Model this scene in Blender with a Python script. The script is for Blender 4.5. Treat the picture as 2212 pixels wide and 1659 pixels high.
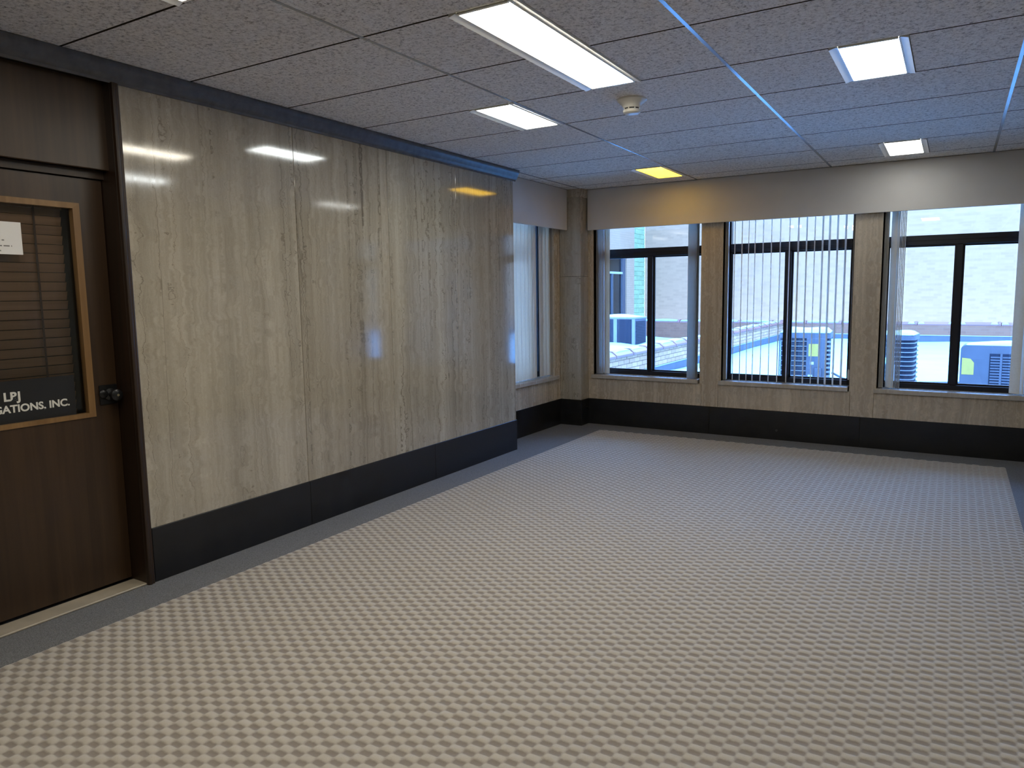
import bpy, bmesh, math, random
import numpy as np
from mathutils import Matrix, Vector
random.seed(7)
for o in list(bpy.data.objects): bpy.data.objects.remove(o)
S = bpy.context.scene
COL = S.collection

# ------------------------------------------------------------------ camera
F, YAW, PITCH, ROLL = 1545.6, 0.5344, -0.1151, -0.0123
CAM = Vector((3.3802, 0.0, 1.4103))
fw = Vector((-math.sin(YAW)*math.cos(PITCH), math.cos(YAW)*math.cos(PITCH), math.sin(PITCH)))
r0 = Vector((math.cos(YAW), math.sin(YAW), 0)); u0 = r0.cross(fw)
rt = math.cos(ROLL)*r0 + math.sin(ROLL)*u0; up = -math.sin(ROLL)*r0 + math.cos(ROLL)*u0
cd = bpy.data.cameras.new('camera'); cam = bpy.data.objects.new('camera', cd); COL.objects.link(cam)
cd.sensor_width = 36.0; cd.lens = F*36.0/2212.0
cd.shift_x = -38.93/2212.0; cd.shift_y = -16.11/2212.0
cd.clip_start = 0.02; cd.clip_end = 200
M = Matrix((rt, up, -fw)).transposed().to_4x4(); M.translation = CAM
cam.matrix_world = M
S.camera = cam

# ------------------------------------------------------------------ sky and exposure
wd = bpy.data.worlds.new('world'); S.world = wd; wd.use_nodes = True
bg = wd.node_tree.nodes['Background']
bg.inputs[0].default_value = (0.21, 0.44, 1.0, 1); bg.inputs[1].default_value = 21.5
S.view_settings.view_transform = 'Standard'
S.view_settings.look = 'None'
S.view_settings.gamma = 1.0
S.view_settings.exposure = 0.0
S.view_settings.use_curve_mapping = False
LAMP = 23.5          # radiance of the fluorescent lenses

# ------------------------------------------------------------------ node helpers
def mat(name):
    m = bpy.data.materials.new(name); m.use_nodes = True
    nt = m.node_tree
    return m, nt, nt.nodes['Principled BSDF']
def N(nt, typ, **kw):
    n = nt.nodes.new(typ)
    for k, v in kw.items():
        if k.startswith('i_'): n.inputs[k[2:].replace('_', ' ')].default_value = v
        else: setattr(n, k, v)
    return n
def L(nt, a, b): nt.links.new(a, b)
def MA(nt, op, a, b=None, c=None):
    n = nt.nodes.new('ShaderNodeMath'); n.operation = op
    for i, v in enumerate((a, b, c)):
        if v is None: continue
        if isinstance(v, (int, float)): n.inputs[i].default_value = v
        else: nt.links.new(v, n.inputs[i])
    return n.outputs[0]
def ramp(nt, fac, stops):
    n = nt.nodes.new('ShaderNodeValToRGB'); e = n.color_ramp.elements
    while len(e) < len(stops): e.new(0.5)
    for el, (p, c) in zip(e, stops):
        el.position = p; el.color = (*c, 1) if len(c) == 3 else c
    nt.links.new(fac, n.inputs[0]); return n.outputs[0]
def mixc(nt, fac, a, b, mode='MIX'):
    n = nt.nodes.new('ShaderNodeMix'); n.data_type = 'RGBA'; n.blend_type = mode
    for s, v in ((n.inputs[0], fac), (n.inputs[6], a), (n.inputs[7], b)):
        if isinstance(v, (int, float)): s.default_value = v
        elif isinstance(v, tuple): s.default_value = (*v, 1) if len(v) == 3 else v
        else: nt.links.new(v, s)
    return n.outputs[2]
def coords(nt, scale=(1, 1, 1), rnd=0.0, kind='Object'):
    tc = nt.nodes.new('ShaderNodeTexCoord'); v = tc.outputs[kind]
    if rnd:
        oi = nt.nodes.new('ShaderNodeObjectInfo')
        a = nt.nodes.new('ShaderNodeVectorMath'); a.operation = 'ADD'
        sc = nt.nodes.new('ShaderNodeVectorMath'); sc.operation = 'SCALE'
        cmb = nt.nodes.new('ShaderNodeCombineXYZ')
        for i in range(3): nt.links.new(oi.outputs['Random'], cmb.inputs[i])
        nt.links.new(cmb.outputs[0], sc.inputs[0]); sc.inputs['Scale'].default_value = rnd
        nt.links.new(v, a.inputs[0]); nt.links.new(sc.outputs[0], a.inputs[1]); v = a.outputs[0]
    mp = nt.nodes.new('ShaderNodeMapping'); mp.inputs['Scale'].default_value = scale
    nt.links.new(v, mp.inputs[0]); return mp.outputs[0]
def noise(nt, vec, scale, detail=4, rough=0.55, dist=0.0):
    n = nt.nodes.new('ShaderNodeTexNoise'); n.inputs['Scale'].default_value = scale
    n.inputs['Detail'].default_value = detail; n.inputs['Roughness'].default_value = rough
    n.inputs['Distortion'].default_value = dist
    nt.links.new(vec, n.inputs['Vector']); return n.outputs['Fac']
def bump(nt, bs, h, strength=0.3, dist=0.005):
    n = nt.nodes.new('ShaderNodeBump'); n.inputs['Strength'].default_value = strength
    n.inputs['Distance'].default_value = dist
    nt.links.new(h, n.inputs['Height']); nt.links.new(n.outputs[0], bs.inputs['Normal'])
def plain(name, col, rough=0.5, metal=0.0, spec=0.5, var=0.0, vscale=8.0, bmp=0.0, bscale=200.0):
    m, nt, bs = mat(name)
    bs.inputs['Roughness'].default_value = rough; bs.inputs['Metallic'].default_value = metal
    bs.inputs['Specular IOR Level'].default_value = spec
    bs.inputs['Base Color'].default_value = (*col, 1)
    v = coords(nt, rnd=3.0)
    if var:
        n = noise(nt, v, vscale)
        a = tuple(c*(1-var) for c in col); b = tuple(min(1, c*(1+var)) for c in col)
        L(nt, ramp(nt, n, [(0.3, a), (0.7, b)]), bs.inputs['Base Color'])
    if bmp: bump(nt, bs, noise(nt, v, bscale, 3), bmp, 0.003)
    return m
MT = {}
# vein-cut limestone: vertical bands and thin wavering seams
def stone(name, light, dark, seam, rough=0.17, seams=1.0):
    m, nt, bs = mat(name)
    v = coords(nt, (1, 1, 1), rnd=13.0)
    def stretched(s, add=None):
        mp = nt.nodes.new('ShaderNodeMapping'); mp.inputs['Scale'].default_value = s
        L(nt, v, mp.inputs[0]); return mp.outputs[0]
    wob = noise(nt, stretched((2.5, 2.5, 5.0)), 1.6, 5, 0.62)
    cmb = nt.nodes.new('ShaderNodeCombineXYZ')
    k = MA(nt, 'MULTIPLY', MA(nt, 'SUBTRACT', wob, 0.5), 0.12)
    L(nt, k, cmb.inputs[0]); L(nt, k, cmb.inputs[1])
    ad = nt.nodes.new('ShaderNodeVectorMath'); ad.operation = 'ADD'
    L(nt, v, ad.inputs[0]); L(nt, cmb.outputs[0], ad.inputs[1])
    def warped(s):
        mp = nt.nodes.new('ShaderNodeMapping'); mp.inputs['Scale'].default_value = s
        L(nt, ad.outputs[0], mp.inputs[0]); return mp.outputs[0]
    broad = noise(nt, warped((7, 7, 0.25)), 1.0, 4, 0.6)
    fine = noise(nt, warped((45, 45, 1.2)), 1.0, 5, 0.65)
    grit = noise(nt, stretched((1, 1, 1)), 160.0, 3, 0.7)
    mixv = MA(nt, 'ADD', MA(nt, 'MULTIPLY', broad, 0.50), MA(nt, 'ADD', MA(nt, 'MULTIPLY', fine, 0.40), MA(nt, 'MULTIPLY', grit, 0.10)))
    c = ramp(nt, mixv, [(0.38, dark), (0.52, tuple((a+b)/2 for a, b in zip(light, dark))), (0.65, light)])
    s1 = noise(nt, warped((8, 8, 0.10)), 1.0, 2, 0.5)
    ln = MA(nt, 'ABSOLUTE', MA(nt, 'SUBTRACT', MA(nt, 'FRACT', MA(nt, 'MULTIPLY', s1, 7.0)), 0.5))
    ln = ramp(nt, ln, [(0.0, (1, 1, 1)), (0.075, (0, 0, 0))])
    gate = ramp(nt, noise(nt, stretched((3, 3, 0.5)), 1.0, 2), [(0.36, (0.10,)*3), (0.66, (1, 1, 1))])
    ln = MA(nt, 'MULTIPLY', MA(nt, 'MULTIPLY', ln, gate), 0.95*seams)
    c = mixc(nt, ln, c, seam)
    L(nt, c, bs.inputs['Base Color'])
    bs.inputs['Roughness'].default_value = rough
    L(nt, ramp(nt, fine, [(0.3, (rough*0.75,)*3), (0.7, (rough*1.35,)*3)]), bs.inputs['Roughness'])
    bs.inputs['Specular IOR Level'].default_value = 0.8
    return m
MT['stone'] = stone('limestone_vein', (0.47, 0.415, 0.325), (0.275, 0.24, 0.185), (0.13, 0.105, 0.08), 0.075)
MT['stone_dark'] = stone('limestone_vein_dark', (0.4466, 0.3886, 0.3016), (0.2494, 0.2146, 0.1624), (0.1334, 0.1102, 0.0835), 0.075)
MT['stone_trim'] = stone('limestone_window', (0.5852, 0.4921, 0.3724), (0.3724, 0.3059, 0.2261), (0.2394, 0.1862, 0.1330), 0.25, 0.5)
MT['sill'] = stone('limestone_sill', (0.50, 0.46, 0.40), (0.36, 0.32, 0.27), (0.25, 0.2, 0.16), 0.22, 0.3)
MT['cornice'] = plain('cornice_grey', (0.085, 0.082, 0.082), 0.42, var=0.25, vscale=20)
def black_marble():
    m, nt, bs = mat('black_marble')
    v = coords(nt, rnd=5.0)
    n = noise(nt, v, 9.0, 6, 0.6); sp = noise(nt, v, 75.0, 4, 0.7)
    c = ramp(nt, n, [(0.3, (0.0045, 0.0047, 0.0055)), (0.75, (0.012, 0.012, 0.013))])
    c = mixc(nt, ramp(nt, sp, [(0.66, (0, 0, 0)), (0.80, (0.35,)*3)]), c, (0.10, 0.10, 0.10))
    L(nt, c, bs.inputs['Base Color'])
    L(nt, ramp(nt, n, [(0.3, (0.30,)*3), (0.7, (0.45,)*3)]), bs.inputs['Roughness'])
    return m
MT['black'] = black_marble()
def tile_mat():
    m, nt, bs = mat('fissured_tile')
    v = coords(nt, rnd=9.0)
    a = noise(nt, v, 95.0, 5, 0.75); b = noise(nt, v, 42.0, 4, 0.6); c0 = noise(nt, v, 3.0, 2)
    h = MA(nt, 'ADD', MA(nt, 'MULTIPLY', a, 0.65), MA(nt, 'MULTIPLY', b, 0.35))
    col = ramp(nt, h, [(0.38, (0.24, 0.215, 0.19)), (0.48, (0.76, 0.715, 0.655)), (0.60, (0.92, 0.885, 0.83))])
    col = mixc(nt, MA(nt, 'MULTIPLY', c0, 0.18), col, (0.60, 0.56, 0.51))
    L(nt, col, bs.inputs['Base Color'])
    bs.inputs['Roughness'].default_value = 0.85; bs.inputs['Specular IOR Level'].default_value = 0.3
    bump(nt, bs, h, 0.7, 0.006)
    return m
MT['tile'] = tile_mat()
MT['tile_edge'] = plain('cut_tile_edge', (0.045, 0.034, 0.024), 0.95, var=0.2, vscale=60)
MT['tee'] = plain('tee_enamel', (0.33, 0.34, 0.36), 0.22, 0.3, var=0.06)
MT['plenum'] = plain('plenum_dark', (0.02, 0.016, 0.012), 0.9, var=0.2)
PX, PY, CX0, CY0 = 0.0462, 0.02635, 1.972-0.0231, 1.669-0.01317
def carpet_mat():
    m, nt, bs = mat('woven_carpet')
    tc = nt.nodes.new('ShaderNodeTexCoord'); sp = nt.nodes.new('ShaderNodeSeparateXYZ')
    L(nt, tc.outputs['Object'], sp.inputs[0])
    wob = noise(nt, tc.outputs['Object'], 60.0, 3, 0.6)
    w = MA(nt, 'MULTIPLY', MA(nt, 'SUBTRACT', wob, 0.5), 0.010)
    x = MA(nt, 'ADD', sp.outputs[0], w); y = MA(nt, 'ADD', sp.outputs[1], MA(nt, 'MULTIPLY', w, 0.7))
    sx = MA(nt, 'SINE', MA(nt, 'MULTIPLY', MA(nt, 'SUBTRACT', x, CX0), math.pi/PX))
    sy = MA(nt, 'SINE', MA(nt, 'MULTIPLY', MA(nt, 'SUBTRACT', y, CY0), math.pi/PY))
    cl_ = nt.nodes.new('ShaderNodeClamp'); cl_.inputs['Min'].default_value = -1.0
    L(nt, MA(nt, 'MULTIPLY', sx, 1.7), cl_.inputs['Value'])
    s = MA(nt, 'MULTIPLY', cl_.outputs[0], sy)
    f = ramp(nt, MA(nt, 'MULTIPLY_ADD', s, -0.5, 0.5), [(0.24, (0, 0, 0)), (0.60, (0.85,)*3), (0.9, (1, 1, 1))])
    fib = noise(nt, tc.outputs['Object'], 420.0, 3, 0.7); big = noise(nt, tc.outputs['Object'], 1.6, 3)
    lo = mixc(nt, fib, (0.155, 0.130, 0.105), (0.255, 0.216, 0.178))
    hi = mixc(nt, fib, (0.370, 0.328, 0.272), (0.510, 0.460, 0.390))
    c = mixc(nt, f, lo, hi)
    c = mixc(nt, MA(nt, 'MULTIPLY', big, 0.22), c, (0.30, 0.265, 0.22))
    L(nt, c, bs.inputs['Base Color'])
    bs.inputs['Roughness'].default_value = 0.9; bs.inputs['Specular IOR Level'].default_value = 0.2
    bs.inputs['Sheen Weight'].default_value = 0.25; bs.inputs['Sheen Roughness'].default_value = 0.5
    bump(nt, bs, fib, 0.5, 0.002)
    return m
MT['carpet'] = carpet_mat()
MT['border'] = plain('border_carpet', (0.15, 0.15, 0.15), 0.9, spec=0.2, var=0.45, vscale=240, bmp=0.6, bscale=300)
def wood(name, a, b, rough=0.35, axis='Z', sc=1.0):
    m, nt, bs = mat(name)
    s = {'Z': (26, 26, 0.9), 'Y': (26, 0.9, 26)}[axis]
    v = coords(nt, tuple(q*sc for q in s), rnd=7.0)
    n1 = noise(nt, v, 1.0, 5, 0.6, 0.4)
    v2 = coords(nt, tuple((1.6 if q > 2 else 0.35) for q in s), rnd=7.0)
    n2 = noise(nt, v2, 3.0, 3, 0.5)
    f = MA(nt, 'ADD', MA(nt, 'MULTIPLY', n1, 0.6), MA(nt, 'MULTIPLY', n2, 0.4))
    L(nt, ramp(nt, f, [(0.35, a), (0.65, b)]), bs.inputs['Base Color'])
    bs.inputs['Roughness'].default_value = rough
    return m
MT['wood'] = wood('dark_walnut', (0.020, 0.0095, 0.0035), (0.046, 0.024, 0.0105), 0.36)
MT['wood_frame'] = wood('dark_walnut_frame', (0.013, 0.007, 0.0035), (0.034, 0.016, 0.0075), 0.42)
MT['bead'] = wood('honey_oak', (0.15, 0.078, 0.026), (0.24, 0.135, 0.05), 0.4)
MT['slat'] = wood('slat_wood', (0.125, 0.062, 0.030), (0.21, 0.11, 0.058), 0.4, 'Y')
MT['cord'] = plain('cord_brown', (0.03, 0.012, 0.007), 0.8)
MT['paper'] = plain('paper', (0.72, 0.70, 0.68), 0.7, var=0.03)
MT['ink'] = plain('ink_grey', (0.22, 0.21, 0.2), 0.8)
MT['sign'] = plain('sign_black', (0.009, 0.0095, 0.011), 0.42, var=0.2)
MT['letter'] = plain('letter_white', (0.62, 0.60, 0.55), 0.6)
MT['knob'] = plain('oiled_bronze', (0.022, 0.022, 0.024), 0.28, 0.6)
MT['brass'] = plain('brass', (0.5, 0.42, 0.25), 0.3, 1.0)
MT['saddle'] = plain('marble_saddle', (0.36, 0.31, 0.235), 0.35, var=0.12, vscale=9)
MT['fixture'] = plain('fixture_enamel', (0.88, 0.87, 0.82), 0.3)
def lens(name, col, k):
    m, nt, bs = mat(name)
    bs.inputs['Base Color'].default_value = (0.8, 0.8, 0.8, 1); bs.inputs['Roughness'].default_value = 0.3
    v = coords(nt); n = noise(nt, v, 2.0, 2)
    L(nt, ramp(nt, n, [(0.2, tuple(c*0.93 for c in col)), (0.8, col)]), bs.inputs['Emission Color'])
    bs.inputs['Emission Strength'].default_value = k
    return m
MT['lens'] = lens('lit_lens_warm', (1.0, 0.93, 0.78), LAMP)
MT['lens_cool'] = lens('lit_lens_cool', (0.93, 0.98, 0.97), LAMP)
MT['lens_yellow'] = lens('lit_lens_yellow', (1.0, 0.58, 0.02), 8.0)
MT['lens_dim'] = lens('lit_lens_dimmed', (0.95, 0.97, 0.94), LAMP*0.42)  # emission lowered to weaken the bright spot on the valance
MT['white'] = plain('white_plastic', (0.70, 0.68, 0.62), 0.35)
MT['slot'] = plain('dark_slot', (0.03, 0.03, 0.035), 0.7)
MT['valance'] = plain('painted_valance', (0.60, 0.57, 0.53), 0.55, var=0.04, vscale=3, bmp=0.15, bscale=350)
MT['alu'] = plain('black_aluminium', (0.012, 0.012, 0.015), 0.32, 0.2)
MT['alu_grey'] = plain('white_aluminium', (0.55, 0.57, 0.60), 0.4)
def glass_mat():
    m = bpy.data.materials.new('window_glass'); m.use_nodes = True; nt = m.node_tree
    nt.nodes.clear()
    out = nt.nodes.new('ShaderNodeOutputMaterial'); mx = nt.nodes.new('ShaderNodeMixShader')
    t = nt.nodes.new('ShaderNodeBsdfTransparent'); t.inputs[0].default_value = (0.93, 0.96, 0.97, 1)
    gl = nt.nodes.new('ShaderNodeBsdfGlossy'); gl.inputs['Roughness'].default_value = 0.0
    fr = nt.nodes.new('ShaderNodeFresnel'); fr.inputs[0].default_value = 1.45
    nt.links.new(fr.outputs[0], mx.inputs[0]); nt.links.new(t.outputs[0], mx.inputs[1])
    nt.links.new(gl.outputs[0], mx.inputs[2]); nt.links.new(mx.outputs[0], out.inputs[0])
    return m
MT['glass'] = glass_mat()
def vane_mat():
    m, nt, bs = mat('blind_vane')
    v = coords(nt, (60, 60, 60)); n = noise(nt, v, 1.0, 3)
    c = ramp(nt, n, [(0.3, (0.80, 0.785, 0.74)), (0.7, (0.87, 0.855, 0.81))])
    L(nt, c, bs.inputs['Base Color']); bs.inputs['Roughness'].default_value = 0.5
    out = nt.nodes['Material Output']; tr = nt.nodes.new('ShaderNodeBsdfTranslucent')
    tr.inputs[0].default_value = (0.85, 0.74, 0.60, 1); mx = nt.nodes.new('ShaderNodeMixShader'); mx.inputs[0].default_value = 0.26
    L(nt, bs.outputs[0], mx.inputs[1]); L(nt, tr.outputs[0], mx.inputs[2]); L(nt, mx.outputs[0], out.inputs[0])
    return m
MT['vane'] = vane_mat()
# outside
def brickwall(name, a, b, mortar, bw=0.21, rh=0.075, axis='XZ'):
    m, nt, bs = mat(name)
    tc = nt.nodes.new('ShaderNodeTexCoord'); sp = nt.nodes.new('ShaderNodeSeparateXYZ'); L(nt, tc.outputs['Object'], sp.inputs[0])
    cb = nt.nodes.new('ShaderNodeCombineXYZ')
    L(nt, sp.outputs[0 if axis[0] == 'X' else 1], cb.inputs[0]); L(nt, sp.outputs[2], cb.inputs[1])
    br = nt.nodes.new('ShaderNodeTexBrick'); L(nt, cb.outputs[0], br.inputs[0])
    br.inputs['Scale'].default_value = 1.0; br.inputs['Mortar Size'].default_value = 0.006
    br.inputs['Brick Width'].default_value = bw; br.inputs['Row Height'].default_value = rh
    br.inputs['Color1'].default_value = (*a, 1); br.inputs['Color2'].default_value = (*b, 1); br.inputs['Mortar'].default_value = (*mortar, 1)
    br.inputs['Bias'].default_value = -0.3
    st = noise(nt, coords(nt, (0.5, 0.5, 4.0)), 2.0, 4)
    L(nt, mixc(nt, MA(nt, 'MULTIPLY', st, 0.35), br.outputs[0], mortar), bs.inputs['Base Color'])
    bs.inputs['Roughness'].default_value = 0.9; bs.inputs['Specular IOR Level'].default_value = 0.2
    return m
MT['farbrick'] = brickwall('tan_brick', (0.2964, 0.1656, 0.0924), (0.2310, 0.1270, 0.0708), (0.2849, 0.1617, 0.0901))
MT['leftbrick'] = brickwall('pale_brick', (0.2772, 0.1694, 0.1001), (0.2541, 0.1540, 0.0886), (0.2079, 0.1347, 0.0809), axis='YZ')
MT['parabrick'] = brickwall('parapet_brick_far', (0.1920, 0.0840, 0.0480), (0.1440, 0.0600, 0.0360), (0.1760, 0.0960, 0.0600))
def objvar(name, a, b, rough):
    m, nt, bs = mat(name); oi = nt.nodes.new('ShaderNodeObjectInfo')
    n = noise(nt, coords(nt, rnd=5), 14.0, 3)
    f = MA(nt, 'ADD', MA(nt, 'MULTIPLY', oi.outputs['Random'], 0.7), MA(nt, 'MULTIPLY', n, 0.3))
    L(nt, ramp(nt, f, [(0.1, a), (0.9, b)]), bs.inputs['Base Color']); bs.inputs['Roughness'].default_value = rough
    return m
MT['brick'] = objvar('parapet_brick', (0.2849, 0.1540, 0.0847), (0.3850, 0.2194, 0.1193), 0.9)
MT['mortar'] = plain('mortar', (0.2160, 0.1440, 0.0920), 0.95, var=0.1)
MT['coping'] = objvar('clay_coping', (0.1275, 0.0510, 0.0382), (0.1785, 0.0723, 0.0553), 0.4)
MT['glazed'] = objvar('glazed_green_block', (0.1386, 0.2002, 0.1040), (0.2079, 0.2618, 0.1386), 0.25)
MT['flash'] = plain('roof_flashing', (0.0520, 0.0560, 0.0680), 0.6, var=0.2, vscale=3)
MT['termbar'] = plain('termination_bar', (0.2400, 0.2560, 0.2560), 0.4)
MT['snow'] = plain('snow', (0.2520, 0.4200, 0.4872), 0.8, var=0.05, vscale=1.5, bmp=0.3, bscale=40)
MT['ac'] = plain('condenser_paint', (0.062, 0.062, 0.072), 0.6, spec=0.2, var=0.06)
MT['ac_light'] = plain('condenser_pale', (0.13, 0.13, 0.14), 0.6, spec=0.2, var=0.05)
MT['ac_dark'] = plain('condenser_coil', (0.016, 0.018, 0.026), 0.85, spec=0.08, var=0.2, vscale=60)
MT['yellow'] = plain('energy_sticker', (0.3040, 0.2080, 0.0320), 0.6, var=0.08, vscale=30)
MT['sticker'] = plain('white_sticker', (0.34, 0.34, 0.34), 0.6)
MT['hose'] = plain('black_hose', (0.04, 0.045, 0.055), 0.6)
MT['extframe'] = plain('exterior_frame', (0.0360, 0.0360, 0.0440), 0.5)
MT['curtain'] = plain('window_curtain', (0.1125, 0.0975, 0.0900), 0.8, var=0.15, vscale=6)
MT['shell'] = plain('rough_wall', (0.30, 0.27, 0.23), 0.9, var=0.1)

# ------------------------------------------------------------------ mesh helpers
class MB:
    def __init__(s): s.v = []; s.f = []
    def box(s, lo, hi):
        i = len(s.v); (a, b, c), (d, e, g) = lo, hi
        s.v += [(a, b, c), (d, b, c), (d, e, c), (a, e, c), (a, b, g), (d, b, g), (d, e, g), (a, e, g)]
        s.f += [tuple(i+k for k in q) for q in ((0, 3, 2, 1), (4, 5, 6, 7), (0, 1, 5, 4), (1, 2, 6, 5), (2, 3, 7, 6), (3, 0, 4, 7))]
        return s
    def prism(s, prof, a, b, axis):
        """prof: closed list of 2D points; extruded from a to b along axis"""
        def P(q, t):
            return {'X': (t, q[0], q[1]), 'Y': (q[0], t, q[1]), 'Z': (q[0], q[1], t)}[axis]
        i = len(s.v); n = len(prof)
        s.v += [P(q, a) for q in prof] + [P(q, b) for q in prof]
        s.f += [(i+k, i+(k+1) % n, i+n+(k+1) % n, i+n+k) for k in range(n)]
        s.f += [tuple(range(i+n-1, i-1, -1)), tuple(range(i+n, i+2*n))]
        return s
    def lathe(s, prof, c, axis='Z', n=32):
        """prof: list of (r, t) along the axis"""
        i = len(s.v); m = len(prof)
        for r, t in prof:
            for k in range(n):
                a = 2*math.pi*k/n; x, y = r*math.cos(a), r*math.sin(a)
                q = {'Z': (x, y, t), 'X': (t, x, y), 'Y': (x, t, y)}[axis]
                s.v.append((c[0]+q[0], c[1]+q[1], c[2]+q[2]))
        for j in range(m-1):
            for k in range(n):
                s.f.append((i+j*n+k, i+j*n+(k+1) % n, i+(j+1)*n+(k+1) % n, i+(j+1)*n+k))
        s.f.append(tuple(i+k for k in range(n-1, -1, -1))); s.f.append(tuple(i+(m-1)*n+k for k in range(n)))
        return s
    def tube(s, pts, r, n=8):
        i = len(s.v); pts = [Vector(p) for p in pts]
        for j, p in enumerate(pts):
            d = (pts[min(j+1, len(pts)-1)]-pts[max(j-1, 0)]).normalized()
            a = d.cross(Vector((0, 0, 1)))
            if a.length < 1e-4: a = Vector((1, 0, 0))
            a.normalize(); b = d.cross(a)
            for k in range(n):
                t = 2*math.pi*k/n; s.v.append(tuple(p+r*(math.cos(t)*a+math.sin(t)*b)))
        for j in range(len(pts)-1):
            for k in range(n):
                s.f.append((i+j*n+k, i+j*n+(k+1) % n, i+(j+1)*n+(k+1) % n, i+(j+1)*n+k))
        s.f.append(tuple(i+k for k in range(n-1, -1, -1))); s.f.append(tuple(i+(len(pts)-1)*n+k for k in range(n)))
        return s
    def mesh(s, name, off=(0, 0, 0), bevel=0.0, smooth=False, seg=1):
        me = bpy.data.meshes.new(name)
        me.from_pydata([(x-off[0], y-off[1], z-off[2]) for x, y, z in s.v], [], s.f)
        bm = bmesh.new(); bm.from_mesh(me); bmesh.ops.recalc_face_normals(bm, faces=bm.faces)
        if bevel:
            bmesh.ops.bevel(bm, geom=list(bm.edges), offset=bevel, segments=seg, profile=0.6, affect='EDGES', clamp_overlap=True)
        if smooth:
            for f in bm.faces: f.smooth = True
            for e in bm.edges:
                if len(e.link_faces) == 2 and e.calc_face_angle(0) > 0.7: e.smooth = False
        bm.to_mesh(me); bm.free(); return me
def link(name, me, m, parent=None):
    if m is not None and not me.materials: me.materials.append(MT[m])
    o = bpy.data.objects.new(name, me); COL.objects.link(o)
    if parent: o.parent = parent
    return o
def build(mb, name, m, parent=None, bevel=0.0, smooth=False, seg=1):
    off = Vector((0, 0, 0)); q = parent
    while q: off += q.location; q = q.parent
    return link(name, mb.mesh(name, off, bevel, smooth, seg), m, parent)
def local(mb, name, m, parent, bevel=0.0, smooth=False, seg=1):     # mesh already in the parent's coordinates
    return link(name, mb.mesh(name, (0, 0, 0), bevel, smooth, seg), m, parent)
def B(lo, hi): return MB().box(lo, hi)
def tag(o, label, cat, group=None):
    o['label'] = label; o['category'] = cat
    if group: o['group'] = group
    return o
def struct(o, label=None):
    o['kind'] = 'structure'
    if label: o['label'] = label
    return o
def thing(name, loc, label, cat, group=None, rz=0.0):
    o = bpy.data.objects.new(name, None); COL.objects.link(o); o.location = loc; o.rotation_euler = (0, 0, rz)
    o.empty_display_size = 0.1
    return tag(o, label, cat, group)

# ------------------------------------------------------------------ dimensions
H = 2.4836; G = 0.6096; Y0 = 2.3481
TX = [-0.009, 1.1915, 2.392, 3.593]            # main ceiling tees
XR = 4.07; YF = -2.6; YE = 5.4555; XREC = -0.2493; YC = 6.7775; YB = 6.959
ZB = 0.2759; VB = 2.066
BAYS = [(0.062, 1.225), (1.440, 2.600), (2.820, 3.985)]
SILL = 0.540

# ------------------------------------------------------------------ floor
fl = struct(build(B((-0.40, YF-0.2, -0.12), (XR+0.2, YB+0.3, 0.0)), 'floor', 'border'), 'floor edged with plain charcoal border carpet')
# woven carpet field, real relief of raised and sunken cells
cx0, cx1, cy0, cy1 = 0.277, 3.790, 0.70, 6.640
xs = np.linspace(cx0, cx1, 305); ys = np.linspace(cy0, cy1, 903)
X, Y = np.meshgrid(xs, ys)
s = np.clip(1.7*np.sin(math.pi*(X-CX0)/PX), -1, 1)*np.sin(math.pi*(Y-CY0)/PY)
rng = np.random.default_rng(3)
Z = 0.0035 + 0.0050*np.clip(0.5-0.9*s, 0, 1) + rng.normal(0, 0.0004, X.shape)
Z[0, :] = Z[-1, :] = 0.0005; Z[:, 0] = Z[:, -1] = 0.0005
nv = X.size; nx, ny = len(xs), len(ys)
co = np.stack([X, Y, Z], -1).reshape(-1, 3)
extra = np.array([(cx0, YF+0.27, 0.005), (cx1, YF+0.27, 0.005), (cx1, cy0, 0.005), (cx0, cy0, 0.005),
                  (cx0, YF+0.27, 0.0004), (cx1, YF+0.27, 0.0004), (cx1, cy0, 0.0004), (cx0, cy0, 0.0004)])
co = np.vstack([co, extra])
ii = (np.arange(ny-1)[:, None]*nx+np.arange(nx-1)[None, :]).reshape(-1)
fq = np.stack([ii, ii+1, ii+1+nx, ii+nx], -1)
e0 = nv
fe = np.array([(e0, e0+1, e0+2, e0+3), (e0+4, e0+5, e0+1, e0), (e0+5, e0+6, e0+2, e0+1), (e0+6, e0+7, e0+3, e0+2), (e0+7, e0+4, e0, e0+3)])
fq = np.vstack([fq, fe])
me = bpy.data.meshes.new('carpet'); me.vertices.add(len(co)); me.vertices.foreach_set('co', co.ravel())
me.loops.add(fq.size); me.loops.foreach_set('vertex_index', fq.ravel().astype(np.int32))
me.polygons.add(len(fq)); me.polygons.foreach_set('loop_start', np.arange(0, fq.size, 4, dtype=np.int32))
me.update(calc_edges=True); me.polygons.foreach_set('use_smooth', np.ones(len(fq), dtype=bool)); me.update()
tag(link('carpet', me, 'carpet'), 'beige and taupe woven carpet field inside the charcoal border', 'carpet')
struct(build(B((-0.118, 1.005, 0.0), (0.0, 1.995, 0.010)), 'trim_1', 'saddle', bevel=0.003), 'cream marble saddle under the wooden door')

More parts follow.
